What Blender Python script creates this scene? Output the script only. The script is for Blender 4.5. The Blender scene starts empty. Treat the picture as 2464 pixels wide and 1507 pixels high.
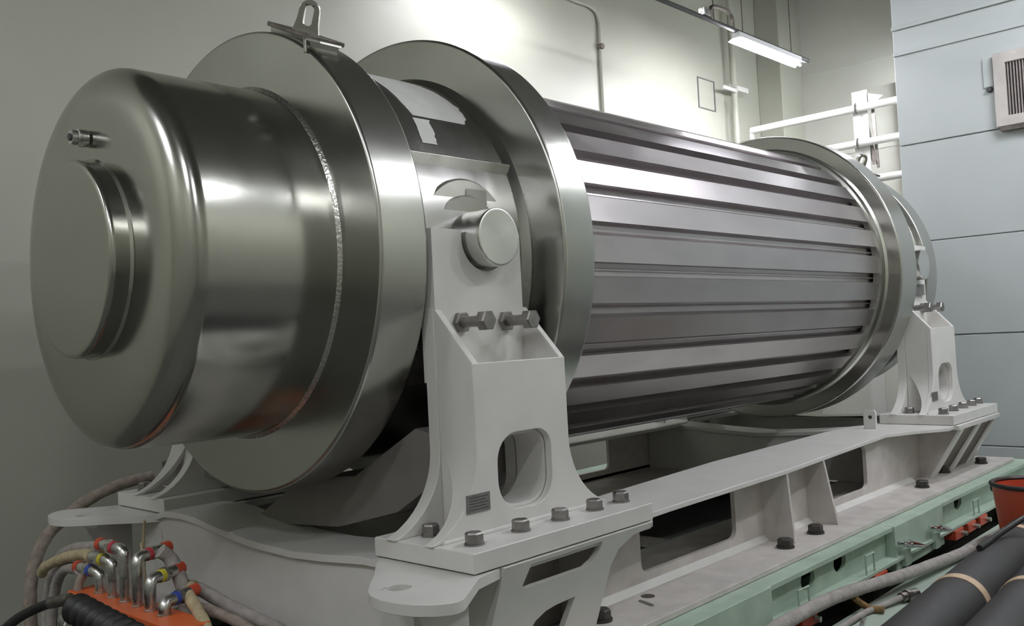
import bpy, bmesh, math, random
from mathutils import Vector, Matrix
from mathutils.geometry import tessellate_polygon
random.seed(7)
PI = math.pi
R_ = math.radians
col = bpy.context.scene.collection
scene = bpy.context.scene

# ------------------------------------------------------------------ camera
def make_camera():
    yaw, pitch, roll = R_(43.223), R_(1.622), R_(-3.0)
    f = Vector((math.cos(pitch) * math.cos(yaw), math.cos(pitch) * math.sin(yaw), math.sin(pitch)))
    r0 = Vector((math.sin(yaw), -math.cos(yaw), 0)); u0 = r0.cross(f)
    r = math.cos(roll) * r0 + math.sin(roll) * u0
    u = -math.sin(roll) * r0 + math.cos(roll) * u0
    m = Matrix(((r.x, u.x, -f.x), (r.y, u.y, -f.y), (r.z, u.z, -f.z))).to_4x4()
    m.translation = Vector((-2.328, -3.988, -.431))
    cd = bpy.data.cameras.new('camera'); co = bpy.data.objects.new('camera', cd)
    cd.sensor_width = 36; cd.sensor_fit = 'HORIZONTAL'; cd.lens = 2209.7 / 2464 * 36
    cd.clip_start = .02; cd.clip_end = 60
    co.matrix_world = m; col.objects.link(co); scene.camera = co
make_camera()
# ------------------------------------------------------------------ world, exposure
w = bpy.data.worlds.new('world'); scene.world = w; w.use_nodes = True
w.node_tree.nodes['Background'].inputs[0].default_value = (.9, 1, .95, 1)
w.node_tree.nodes['Background'].inputs[1].default_value = 0.02
scene.view_settings.view_transform = 'Standard'
scene.view_settings.look = 'None'
scene.view_settings.gamma = 1
scene.view_settings.exposure = -0.08
scene.view_settings.use_curve_mapping = False
TUBE = 265.0          # emission of the fluorescent tubes
TUBE_FAR = 340.0

# ------------------------------------------------------------------ materials
def new_mat(name):
    m = bpy.data.materials.new(name); m.use_nodes = True
    nt = m.node_tree; return m, nt, nt.nodes['Principled BSDF']
def noise_col(nt, bsdf, c, amt=.12, scale=6, stretch=(1, 1, 1), detail=5, c2=None):
    tc = nt.nodes.new('ShaderNodeTexCoord'); mp = nt.nodes.new('ShaderNodeMapping')
    mp.inputs['Scale'].default_value = stretch
    n = nt.nodes.new('ShaderNodeTexNoise'); n.inputs['Scale'].default_value = scale; n.inputs['Detail'].default_value = detail
    nt.links.new(tc.outputs['Object'], mp.inputs['Vector']); nt.links.new(mp.outputs[0], n.inputs['Vector'])
    cr = nt.nodes.new('ShaderNodeValToRGB')
    a = c2 if c2 else tuple(x * (1 - amt) for x in c)
    b = tuple(min(1, x * (1 + amt)) for x in c)
    cr.color_ramp.elements[0].position = .3; cr.color_ramp.elements[1].position = .7
    cr.color_ramp.elements[0].color = (*a, 1); cr.color_ramp.elements[1].color = (*b, 1)
    nt.links.new(n.outputs['Fac'], cr.inputs['Fac']); nt.links.new(cr.outputs['Color'], bsdf.inputs['Base Color'])
    return n, mp
def paint(name, c, rough=.45, amt=.06, scale=5, metallic=0, spec=.5, bump=0, stretch=(1, 1, 1), c2=None):
    m, nt, b = new_mat(name)
    n, mp = noise_col(nt, b, c, amt, scale, stretch, c2=c2)
    b.inputs['Roughness'].default_value = rough; b.inputs['Metallic'].default_value = metallic
    b.inputs['Specular IOR Level'].default_value = spec
    if bump:
        bp = nt.nodes.new('ShaderNodeBump'); bp.inputs['Strength'].default_value = bump; bp.inputs['Distance'].default_value = .01
        n2 = nt.nodes.new('ShaderNodeTexNoise'); n2.inputs['Scale'].default_value = 60
        nt.links.new(mp.outputs[0], n2.inputs['Vector']); nt.links.new(n2.outputs['Fac'], bp.inputs['Height'])
        nt.links.new(bp.outputs[0], b.inputs['Normal'])
    return m
def steel(name, c, r0, r1, scale=3, stretch=(1, 1, 1), amt=.08, aniso=0, axis='X', bump=0):
    m, nt, b = new_mat(name)
    n, mp = noise_col(nt, b, c, amt, scale, stretch)
    b.inputs['Metallic'].default_value = 1
    mr = nt.nodes.new('ShaderNodeMapRange'); mr.inputs['From Min'].default_value = .3; mr.inputs['From Max'].default_value = .7
    mr.inputs['To Min'].default_value = r0; mr.inputs['To Max'].default_value = r1
    n2 = nt.nodes.new('ShaderNodeTexNoise'); n2.inputs['Scale'].default_value = scale * 1.7; n2.inputs['Detail'].default_value = 6
    nt.links.new(mp.outputs[0], n2.inputs['Vector']); nt.links.new(n2.outputs['Fac'], mr.inputs['Value'])
    nt.links.new(mr.outputs[0], b.inputs['Roughness'])
    if aniso:
        b.inputs['Anisotropic'].default_value = aniso
        t = nt.nodes.new('ShaderNodeTangent'); t.direction_type = 'RADIAL'; t.axis = axis
        nt.links.new(t.outputs[0], b.inputs['Tangent'])
    if bump:
        bp = nt.nodes.new('ShaderNodeBump'); bp.inputs['Strength'].default_value = bump; bp.inputs['Distance'].default_value = .02
        n3 = nt.nodes.new('ShaderNodeTexNoise'); n3.inputs['Scale'].default_value = scale * .8; n3.inputs['Detail'].default_value = 1
        nt.links.new(mp.outputs[0], n3.inputs['Vector']); nt.links.new(n3.outputs['Fac'], bp.inputs['Height'])
        nt.links.new(bp.outputs[0], b.inputs['Normal'])
    return m
def emit(name, c, s):
    m, nt, b = new_mat(name)
    b.inputs['Emission Color'].default_value = (*c, 1); b.inputs['Emission Strength'].default_value = s
    b.inputs['Base Color'].default_value = (.8, .8, .8, 1)
    return m
M = {}
M['cap_steel'] = steel('brushed_cap_steel', (.45, .45, .412), .17, .20, 3, (1.5, .6, .6), .03, .35)
M['flange_steel'] = steel('turned_flange_steel', (.52, .52, .485), .20, .26, 2.2, (1, 1, 1), .05, .3, bump=.02)
M['shell_steel'] = steel('shell_steel', (.44, .435, .415), .22, .28, 4, (1, 1, 1), .05, .2, bump=.03)
M['fin_steel'] = steel('satin_fin_steel', (.54, .505, .51), .30, .36, 5, (.4, 1, 1), .07)
M['pad_steel'] = steel('pad_steel', (.44, .435, .405), .30, .40, 8, (1, 1, 1), .1)
M['bright_steel'] = steel('polished_trunnion_steel', (.74, .74, .72), .22, .28, 5, (1, 1, 1), .05, .6, 'Y')
M['disc_steel'] = steel('matt_disc_steel', (.66, .65, .61), .36, .46, 8, (1, 1, 1), .06)
M['weld'] = steel('weld_bead', (.62, .60, .57), .2, .3, 90, (1, 1, 1), .15, bump=.15)
M['pipe_steel'] = steel('pipe_steel', (.62, .62, .60), .22, .4, 20, (1, 1, 1), .15)
M['chrome'] = steel('chrome', (.8, .8, .82), .06, .12, 5)
M['dark_metal'] = steel('dark_metal', (.22, .2, .18), .35, .5, 20, (1, 1, 1), .3)
M['bolt'] = steel('oxidised_bolt_steel', (.30, .285, .275), .35, .5, 25, (1, 1, 1), .2)
M['black_bolt'] = paint('black_oxide_bolt', (.035, .028, .024), .45, .3, 25)
M['white'] = paint('white_enamel', (.68, .665, .64), .32, .05, 4, bump=.02)
M['worn_white'] = paint('worn_white_enamel', (.54, .505, .48), .5, .12, 7, bump=.03)
M['green'] = paint('pale_green_enamel', (.39, .49, .40), .5, .12, 6, bump=.04)
M['green_floor'] = paint('green_floor_paint', (.42, .50, .43), .45, .08, 3)
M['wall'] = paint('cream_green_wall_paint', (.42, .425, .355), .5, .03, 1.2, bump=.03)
M['back_wall'] = paint('lightened_back_wall_paint', (.58, .58, .52), .5, .03, 1.2)  # wall paint made lighter in place of light missing on the back wall
M['blue_wall'] = paint('pale_blue_wall_panel', (.50, .535, .535), .5, .03, 1.5)
M['concrete'] = paint('concrete', (.12, .118, .11), .7, .12, 2)
M['ceiling'] = paint('ceiling_paint', (.13, .13, .115), .7, .05, 2)
M['brown_wall'] = paint('rusty_primer_panel', (.50, .40, .35), .6, .2, 3)
M['orange'] = paint('orange_manifold_enamel', (.72, .14, .035), .4, .06, 8)
M['red'] = paint('red_plastic', (.52, .07, .03), .4, .06, 8)
M['black'] = paint('black_rubber', (.012, .012, .012), .5, .2, 20)
M['insulation'] = paint('black_foam_insulation', (.035, .033, .034), .62, .12, 3, bump=.05)
M['tape'] = paint('tan_tape', (.58, .42, .29), .5, .15, 12)
M['hose_wrap'] = paint('fabric_hose_wrap', (.30, .25, .21), .85, .25, 25, bump=.4)
M['hose_yellow'] = paint('yellowed_hose_wrap', (.48, .40, .25), .85, .2, 25, bump=.4)
M['hose_grey'] = paint('grey_hose_wrap', (.36, .33, .31), .85, .18, 22, bump=.4)
M['hose_brown'] = paint('brown_hose_wrap', (.25, .15, .06), .8, .3, 22, bump=.3)
M['label'] = paint('paper_label', (.66, .66, .63), .6, .04, 10)
M['data'] = paint('engraved_aluminium_plate', (.22, .215, .21), .5, .1, 40, metallic=.5)
M['engraving'] = paint('engraving', (.06, .06, .06), .6, .05, 4)
M['yellow'] = paint('yellow_tape', (.62, .55, .05), .5)
M['blue'] = paint('blue_tape', (.04, .08, .40), .5)
M['pink'] = paint('red_tape', (.50, .05, .07), .5)
M['track'] = paint('dark_grey_conduit_paint', (.05, .05, .05), .6)
M['dark'] = paint('dark_gap', (.02, .02, .018), .9)
M['grille'] = paint('grille_fins', (.33, .29, .28), .5, .1, 8)
M['guard'] = paint('grey_brown_guard_paint', (.20, .185, .17), .5, .08, 4)
M['glow'] = emit('fluorescent_tube', (.93, .95, 1.0), TUBE)
M['glow_far'] = emit('fluorescent_tube_over_cask', (.93, .93, 1.0), TUBE_FAR)
M['glow_wall'] = emit('fluorescent_tube_by_wall', (.93, .93, 1.0), 105)
M['reflector'] = paint('white_reflector', (.8, .8, .8), .3, .01)

# ------------------------------------------------------------------ mesh builder
class MB:
    def __init__(s): s.v = []; s.f = []
    def add(s, vs, fs):
        o = len(s.v); s.v += [Vector(v) for v in vs]; s.f += [[i + o for i in f] for f in fs]; return s
    def box(s, x0, x1, y0, y1, z0, z1):
        vs = [(x, y, z) for x in (x0, x1) for y in (y0, y1) for z in (z0, z1)]
        return s.add(vs, [(0, 1, 3, 2), (4, 6, 7, 5), (0, 4, 5, 1), (2, 3, 7, 6), (0, 2, 6, 4), (1, 5, 7, 3)])
    def lathe(s, prof, axis='x', c=(0, 0, 0), n=128, closed=False):
        # prof: list of (a, r) along axis; ends with r=0 are poles
        q = [prof[0]]
        for (a0, r0), (a1, r1) in zip(prof, prof[1:]):     # support loops keep long faces flat under smooth shading
            L = math.hypot(a1 - a0, r1 - r0)
            if L > .05:
                k = .004 / L; q += [(a0 + (a1 - a0) * k, r0 + (r1 - r0) * k), (a1 - (a1 - a0) * k, r1 - (r1 - r0) * k)]
            q.append((a1, r1))
        prof = q
        vs = []; fs = []; rings = []
        for a, r in prof:
            if r < 1e-6:
                rings.append([len(vs)]); vs.append(s._ax(axis, a, 0, 0, c))
            else:
                rg = []
                for i in range(n):
                    t = 2 * PI * i / n; rg.append(len(vs)); vs.append(s._ax(axis, a, r * math.cos(t), r * math.sin(t), c))
                rings.append(rg)
        prs = list(zip(rings, rings[1:])) + ([(rings[-1], rings[0])] if closed else [])
        for A, B in prs:
            for i in range(n):
                j = (i + 1) % n
                if len(A) == 1 and len(B) == 1: break
                if len(A) == 1: fs.append((A[0], B[i], B[j]))
                elif len(B) == 1: fs.append((A[i], A[j], B[0]))
                else: fs.append((A[i], A[j], B[j], B[i]))
        return s.add(vs, fs)
    @staticmethod
    def _ax(axis, a, p, q, c):
        if axis == 'x': return (c[0] + a, c[1] + p, c[2] + q)
        if axis == 'y': return (c[0] + p, c[1] + a, c[2] + q)
        return (c[0] + p, c[1] + q, c[2] + a)
    def prism(s, outer, a0, a1, axis='y', holes=(), shift=None):
        # outer polygon in the two other axes; optional holes; shift(a)->(dp,dq)
        loops = [list(outer)] + [list(h) for h in holes]
        flat = [p for l in loops for p in l]
        tris = tessellate_polygon([[Vector((p[0], p[1], 0)) for p in l] for l in loops])
        n = len(flat)
        def pt(p, a):
            dx, dz = shift(a) if shift else (0, 0)
            P, Q = p[0] + dx, p[1] + dz
            return {'x': (a, P, Q), 'y': (P, a, Q), 'z': (P, Q, a)}[axis]
        vs = [pt(p, a0) for p in flat] + [pt(p, a1) for p in flat]
        fs = [tuple(t) for t in tris] + [tuple(i + n for i in reversed(t)) for t in tris]
        o = 0
        for l in loops:
            m = len(l)
            for i in range(m):
                j = (i + 1) % m
                fs.append((o + i, o + j, n + o + j, n + o + i))
            o += m
        return s.add(vs, fs)
    def tube(s, pts, r, n=14, smooth=True, sub=6, rj=0):
        P = [Vector(p) for p in pts]
        if smooth and len(P) > 2:
            Q = []
            for i in range(len(P) - 1):
                p0 = P[max(i - 1, 0)]; p1 = P[i]; p2 = P[i + 1]; p3 = P[min(i + 2, len(P) - 1)]
                for k in range(sub):
                    t = k / sub
                    Q.append(.5 * ((2 * p1) + (-p0 + p2) * t + (2 * p0 - 5 * p1 + 4 * p2 - p3) * t * t + (-p0 + 3 * p1 - 3 * p2 + p3) * t ** 3))
            Q.append(P[-1]); P = Q
        vs = []; fs = []
        a = None
        for i, p in enumerate(P):
            d = (P[min(i + 1, len(P) - 1)] - P[max(i - 1, 0)]).normalized()
            if a is None: a = d.orthogonal()
            a = (a - d * a.dot(d)).normalized(); b = d.cross(a).normalized()
            rr = (r(i / (len(P) - 1)) if callable(r) else r) * (1 + random.uniform(-rj, rj))
            for k in range(n):
                t = 2 * PI * k / n; vs.append(p + a * rr * math.cos(t) + b * rr * math.sin(t))
        for i in range(len(P) - 1):
            for k in range(n):
                l = (k + 1) % n; fs.append((i * n + k, i * n + l, (i + 1) * n + l, (i + 1) * n + k))
        fs.append(tuple(range(n - 1, -1, -1))); o = (len(P) - 1) * n; fs.append(tuple(range(o, o + n)))
        return s.add(vs, fs)
    def cyl(s, p0, p1, r, n=24): return s.tube([p0, p1], r, n, False)
    def hexa(s, c, axis, r, h):
        c = Vector(c); n = 6; vs = []; fs = []
        ax = {'x': Vector((1, 0, 0)), 'y': Vector((0, 1, 0)), 'z': Vector((0, 0, 1))}[axis] if isinstance(axis, str) else Vector(axis).normalized()
        a = ax.orthogonal().normalized(); b = ax.cross(a)
        for k, (hh, rr) in enumerate(((0, r), (h * .86, r), (h, r * .88))):
            for i in range(n):
                t = 2 * PI * i / n + .3; vs.append(c + ax * hh + (a * math.cos(t) + b * math.sin(t)) * rr)
        for k in range(2):
            for i in range(n): fs.append((k * n + i, k * n + (i + 1) % n, (k + 1) * n + (i + 1) % n, (k + 1) * n + i))
        fs.append(tuple(range(n - 1, -1, -1))); fs.append(tuple(range(2 * n, 3 * n)))
        return s.add(vs, fs)
    def quadbox(s, corners_a, corners_b):
        # two 4-point loops joined to a solid
        vs = list(corners_a) + list(corners_b)
        return s.add(vs, [(3, 2, 1, 0), (4, 5, 6, 7)] + [(i, (i + 1) % 4, 4 + (i + 1) % 4, 4 + i) for i in range(4)])
    def build(s, name, mat, parent=None, bevel=0, sharp=32, loc=None):
        bm = bmesh.new()
        off = Vector(loc) if loc else (Vector(parent_world(parent)) if parent else Vector((0, 0, 0)))
        vs = [bm.verts.new(v - off) for v in s.v]
        for f in s.f:
            try: bm.faces.new([vs[i] for i in f])
            except ValueError: pass
        bmesh.ops.remove_doubles(bm, verts=bm.verts, dist=1e-5)
        bmesh.ops.recalc_face_normals(bm, faces=bm.faces)
        for f in bm.faces: f.smooth = True
        for e in bm.edges:
            if len(e.link_faces) != 2 or e.calc_face_angle(0) > R_(sharp): e.smooth = False
        me = bpy.data.meshes.new(name); bm.to_mesh(me); bm.free()
        o = bpy.data.objects.new(name, me); col.objects.link(o)
        me.materials.append(mat)
        if parent: o.parent = parent
        if loc: o.location = off
        if bevel:
            md = o.modifiers.new('bevel', 'BEVEL'); md.width = bevel; md.segments = 2; md.limit_method = 'ANGLE'; md.angle_limit = R_(40)
            md.harden_normals = True
        return o
def parent_world(o):
    p = Vector((0, 0, 0))
    while o: p += o.location; o = o.parent
    return p
def tag(o, label=None, cat=None, group=None, kind=None):
    if label: o['label'] = label
    if cat: o['category'] = cat
    if group: o['group'] = group
    if kind: o['kind'] = kind
    return o
def empty(name, loc, label=None, cat=None, group=None):
    o = bpy.data.objects.new(name, None); col.objects.link(o); o.location = loc
    o.empty_display_size = .2
    return tag(o, label, cat, group)
def struct(name, mb, mat, bevel=0, parent=None):
    o = mb.build(name, mat, parent, bevel)
    if not parent: o['kind'] = 'structure'
    return o
def copy_tree(o, parent=None):
    c = o.copy(); col.objects.link(c)
    if parent: c.parent = parent
    for ch in list(o.children): copy_tree(ch, c)
    return c
def rrect(x0, x1, z0, z1, r, n=6, rs=None):
    rs = rs or (r, r, r, r); pts = []
    cs = [(x1, z1, 0), (x0, z1, 90), (x0, z0, 180), (x1, z0, 270)]
    for (cx, cz, a0), q in zip(cs, rs):
        sx = -1 if cx == x1 else 1; sz = -1 if cz == z1 else 1
        for k in range(n + 1):
            a = R_(a0 + 90 * k / n); pts.append((cx + sx * q + q * math.cos(a), cz + sz * q + q * math.sin(a)))
    return pts
FLOOR = -2.25

# ================================================================== THE ROOM
YW = 2.6; XB = 11.05; ZC = 4.6; XN = -6.0; YN = -7.0
struct('floor', MB().box(XN, XB + .3, YN, YW + .3, FLOOR - .15, FLOOR), M['concrete'])
struct('ceiling', MB().box(XN, XB + .3, YN, YW + .3, ZC, ZC + .15), M['ceiling'])
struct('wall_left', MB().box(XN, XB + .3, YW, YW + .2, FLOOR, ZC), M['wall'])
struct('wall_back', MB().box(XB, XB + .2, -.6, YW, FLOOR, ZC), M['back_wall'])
struct('wall_near', MB().box(XN, XB + .3, YN - .2, YN, FLOOR, ZC), M['wall'])
struct('wall_behind_camera', MB().box(XN - .2, XN, YN, YW, FLOOR, ZC), M['wall'])
# seams of the back wall
t = MB()
for z in (2.05, 3.35): t.box(XB - .012, XB, -.6, YW, z, z + .03)
struct('trim_1', t, M['back_wall'])
struct('trim_2', MB().box(10.35, XB, 2.22, YW, FLOOR, ZC), M['wall'], .01)     # pilaster in the corner
# brown wall panel seen through the guard rail
struct('trim_3', MB().box(10.86, XB - .013, -.2, .75, 1.25, 2.95), M['brown_wall'])
# blue panelled wall of the inner room: lapped boards
XR = 7.8; YR = -.34
t = MB()
zs = [FLOOR, -1.78, -.634, .37, 1.42, 2.412, 2.69, 3.6, ZC]
for i in range(len(zs) - 1):
    t.box(XR + .004 * (i % 2), XR + .12, YN, YR, zs[i] + .012, zs[i + 1])
t.box(XR + .03, XR + .12, YN, YR, FLOOR, ZC)
t.box(XR + .1, XB, YR - .12, YR - .004, FLOOR, ZC)
struct('wall_right', t, M['blue_wall'], .006)
t = MB()
t.box(XR - .05, XR, YN, YR, FLOOR, FLOOR + .14)
struct('baseboard_right', t, M['blue_wall'], .006)
t = MB(); t.box(XR - .022, XR, YN, YR + .002, 2.40, 2.44); t.box(XR - .03, XR, YN, YR + .002, 2.68, 2.72)
struct('trim_4', t, M['blue_wall'], .004)
# louvred vent
v = empty('wall_vent', (XR, -1.75, 1.45), 'white framed rectangular vent with vertical fins on the pale blue wall', 'vent')
t = MB(); t.prism([(-2.25, 1.43), (-1.33, 1.43), (-1.33, 2.17), (-2.25, 2.17)], XR - .09, XR, 'x',
                  holes=[[(-2.15, 1.53), (-1.44, 1.53), (-1.44, 2.06), (-2.15, 2.06)]])
t.build('vent_frame', M['worn_white'], v, .006)
t = MB()
y = -2.14
while y < -1.44: t.box(XR - .07, XR - .02, y, y + .012, 1.53, 2.06); y += .027
t.build('vent_fins', M['grille'], v)
MB().box(XR - .018, XR - .002, -2.15, -1.44, 1.53, 2.06).build('vent_backing', M['engraving'], v)
MB().box(XR - .085, XR, -2.2, -1.36, 1.385, 1.43).build('vent_drip_strip', M['dark_metal'], v)
k = MB(); k.lathe([(-.05, 0), (-.05, .022), (-.03, .03), (0, .03)], 'x', (XR, -1.27, 1.835), 16)
tag(k.build('door_stop_button', M['engraving'], None, loc=(XR, -1.27, 1.835)), 'small black knob on the blue wall left of the vent', 'knob')
b = MB(); b.box(XR - .025, XR, -1.31, -1.22, 1.86, 2.16)
tag(b.build('wall_box', M['blue_wall'], None, .006, loc=(XR, -1.27, 1.9)), 'narrow pale blue cover plate beside the vent frame', 'cover plate')

# pipes on the left wall
t = MB(); t.tube([(9.39, 2.47, FLOOR), (9.39, 2.47, 4.5)], .045, 16, False)
t.box(9.30, 9.48, 2.49, 2.6, 2.98, 3.02); 
tag(t.build('wall_pipe', M['wall'], None, loc=(9.39, 2.47, FLOOR)), 'tall vertical grey pipe fixed to the wall beside the lamp end', 'pipe')
c = empty('wall_bracket', (9.3, 2.5, 2.93), 'small white angled bracket clamped on the vertical wall pipe', 'bracket')
MB().box(9.0, 9.36, 2.40, 2.43, 2.88, 2.93).build('bracket_arm', M['white'], c, .004)
MB().box(9.33, 9.62, 2.37, 2.42, 2.90, 2.97).build('bracket_head', M['white'], c, .004)
c = empty('wall_conduit', (6.43, 2.56, 2.3), 'thin painted conduit bending down the left wall to a small box', 'conduit')
MB().tube([(5.4, 2.57, 3.46), (6.0, 2.57, 3.45), (6.3, 2.57, 3.44), (6.43, 2.57, 3.3), (6.43, 2.57, 2.8), (6.43, 2.57, FLOOR)], .022, 10).build('conduit_run', M['wall'], c)
MB().lathe([(-.06, 0), (-.06, .035), (0, .04)], 'y', (6.43, 2.59, 3.0), 16).build('conduit_box', M['dark_metal'], c)
t = MB(); t.prism([(8.62, 2.60), (9.06, 2.60), (9.06, 3.03), (8.62, 3.03)], 2.585, 2.6, 'y', holes=[[(8.635, 2.615), (9.045, 2.615), (9.045, 3.015), (8.635, 3.015)]])
tag(t.build('wall_hatch', M['data'], None, loc=(8.84, 2.6, 2.6)), 'thin dark outline frame of a square hatch on the bright wall', 'hatch frame')

# guard rail beyond the cask
g = empty('guard_rail', (9.0, .9, FLOOR), 'white three-pipe guard rail with steel channel post beyond the cask', 'railing')
for z, y0 in ((2.215, 2.03), (1.775, 2.03), (1.31, 2.03)):
    MB().tube([(9.0, y0, z), (9.0, YR + .002, z)], .048, 16, False).build('rail', M['white'], g)
    t = MB()
    a = [(9.0 - .062 * math.cos(q), .585, z + .062 * math.sin(q)) for q in [R_(-80 + 16 * k) for k in range(11)]]
    t.tube(a, .009, 8); t.build('pipe_clamp', M['dark_metal'], g)
t = MB(); t.box(9.06, 9.075, .47, .66, FLOOR, 2.44); t.box(9.06, 9.17, .645, .66, FLOOR, 2.44)
t.build('post', M['white'], g, .003)
t = MB(); t.prism([(.60, 2.44), (.60, 2.30), (.35, 2.28), (.28, 2.33)], 9.076, 9.09, 'x')
t.prism([(.58, 2.26), (.52, 2.26), (.40, 1.50), (.46, 1.50)], 9.08, 9.10, 'x')
t.prism([(.44, 2.28), (.40, 2.28), (.38, 1.45), (.41, 1.45)], 9.08, 9.10, 'x')
t.build('gusset', M['dark_metal'], g)
t = MB(); t.tube([(9.0, 2.03, z) for z in (1.27, 1.775, 2.215)], .03, 12, False); t.tube([(9.0, 2.03, FLOOR), (9.0, 2.03, 1.3)], .03, 12, False)
t.build('end_post', M['white'], g)

# ---- fluorescent lamps
def lamp(x, y, z, L, label, mat, top, shade=.11, group=None, yaw=0):
    e = empty('fluorescent_lamp', (x, y, z), label, 'lamp', group)
    for s in (-.035, .035):
        MB().cyl((x - L / 2, y + s, z - .045), (x + L / 2, y + s, z - .045), .016, 12).build('tube', mat, e)
    t = MB(); t.prism([(y - shade, z - .022), (y - .05, z), (y - .05, z + .06), (y + .05, z + .06), (y + .05, z), (y + shade, z - .022), (y + shade, z - .027), (y + .045, z - .004), (y - .045, z - .004), (y - shade, z - .027)], x - L / 2 - .02, x + L / 2 + .02, 'x')
    t.build('reflector', M['reflector'], e)
    for q in (-.4, .4): MB().cyl((x + L * q, y, z + .06), (x + L * q, y, top), .006, 8).build('hanging_rod', M['dark_metal'], e)
    if yaw: e.rotation_euler.z = yaw
    return e
lamp(7.78, 1.1, 2.84, 1.50, 'lit fluorescent lamp hanging between the cask and the left wall', M['glow_far'], ZC, .10)
lamp(4.35, 1.85, 3.24, 1.5, 'lit fluorescent lamp close to the left wall above the middle of the cask', M['glow_wall'], ZC, .10)
t = MB(); t.cyl((2, 1.1, 2.925), (8.84, 1.1, 2.915), .024, 14)
c = empty('lamp_track', (5.4, 1.1, 2.92), 'long dark conduit carrying the lamps above the cask', 'conduit')
t.build('track_pipe', M['track'], c)
t = MB(); t.tube([(6.50, 1.1, 2.94), (6.48, 1.1, 3.02), (6.56, 1.1, 3.09), (6.86, 1.1, 3.10), (6.95, 1.1, 3.04), (6.96, 1.1, 2.93)], .022, 10)
t.build('cable_loop', M['dark_metal'], c)
MB().box(6.30, 6.42, 1.06, 1.14, 2.94, 3.02).build('junction_clamp', M['pipe_steel'], c, .004)
MB().cyl((6.55, 1.1, 2.94), (6.55, 1.1, ZC), .008, 8).build('hanging_rod', M['dark_metal'], c)
for x, y, z, L, lb in [(1.90, -4.9, 3.4, .70, 'short aisle fluorescent lamp beside the near trunnion'), (3.95, -4.7, 3.4, 1.1, 'aisle fluorescent lamp beside the middle of the cask'),
                       (5.45, -2.85, 3.3, 1.25, 'fluorescent lamp of the inner row near the blue wall'), (5.75, -3.8, 3.4, .95, 'fluorescent lamp of the second row near the blue wall'),
                       (-3.4, -4.9, 3.4, .95, 'fluorescent lamp behind the camera in the near corner'), (-4.4, -2.6, 3.4, 1.1, 'fluorescent lamp in front of the end cap'),
                       (-4.6, .7, 3.3, 1.1, 'fluorescent lamp in front of the end cap close to the left wall'),
                       (9.95, -.02, 3.0, .95, 'added fluorescent lamp hidden behind the blue wall, brightening the back wall')]:  # the last one is an unseen lamp added to brighten the back wall
    lamp(x, y, z, L, lb, M['glow'], ZC, .075, 'ceiling lamps outside the view')

# ================================================================== THE CASK
CK = empty('transport_cask', (2.9, 0, -1.25), 'huge horizontal stainless steel cask with ribbed body and rings, resting on white pedestals', 'cask')
def arc(cx, cr, r, a0, a1, n=8):
    return [(cx + r * math.cos(R_(a0 + (a1 - a0) * k / n)), cr + r * math.sin(R_(a0 + (a1 - a0) * k / n))) for k in range(n + 1)]
# near end cap with raised boss
def cap(sx, x0):
    f = lambda p: [(x0 + sx * a, r) for a, r in p]
    c = MB().lathe(f([(-.715, 0), (-.715, .40), (-.715, .60)] + [(-.610 + .105 * math.cos(R_(180 - 9 * k)), .635 + .19 * math.sin(R_(180 - 9 * k))) for k in range(11)] + [(-.05, .825), (0, .828), (0, 0)]), 'x', n=160)
    cap_o = c.build('end_cap', M['cap_steel'], CK, sharp=28)
    b = MB().lathe(f([(-.805, 0), (-.805, .398), (-.8035, .406), (-.799, .413), (-.792, .4175), (-.784, .419), (-.725, .419), (-.715, .43), (-.712, .0)]), 'x', n=128)
    b.build('cap_boss', M['cap_steel'], cap_o)
    wd = MB().lathe(f([(-.028, .824), (-.020, .836), (-.008, .846), (.0, .852), (.004, .82)]), 'x', n=160)
    wd.build('weld_bead', M['weld'], cap_o)
    return cap_o
cap_near = cap(1, .012)
t = MB(); t.lathe([(-.065, 0), (-.065, .012), (-.065, .030), (-.04, .032), (-.038, .037), (0, .037), (0, 0)], 'x', (-.710, -.035, .515), 20)
t.build('vent_fitting', M['pipe_steel'], cap_near)
t = MB(); t.lathe([(-.012, 0), (-.012, .016), (0, .016)], 'x', (-.770, -.035, .515), 16); t.build('fitting_port', M['engraving'], cap_near)
cap_far = cap(-1, 6.452)
def ring(x0, x1, r, name='flange_ring', ri=.78, ch=.012):
    t = MB().lathe([(x0, ri), (x0, r - ch), (x0 + ch * .3, r - ch * .3), (x0 + ch, r), (x1 - ch, r), (x1 - ch * .3, r - ch * .3), (x1, r - ch), (x1, ri)], 'x', n=192, closed=True)
    return t.build(name, M['flange_steel'], CK, sharp=50)
ring_a = ring(.0, .252, 1.10); ring_b = ring(.969, 1.197, 1.252)
ring_c = ring(5.17, 5.50, 1.248); ring_d = ring(6.212, 6.464, 1.085)
# shell segments between the rings
def shell(x0, x1):
    s = MB().lathe([(x0, 1.0), (x0 + .05, 1.01), (x1 - .02, 1.01), (x1, 1.03)], 'x', n=160)
    o = s.build('shell', M['shell_steel'], CK)
    return o
shell_a = shell(.25, .97); shell_b = shell(5.49, 6.214)
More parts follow.
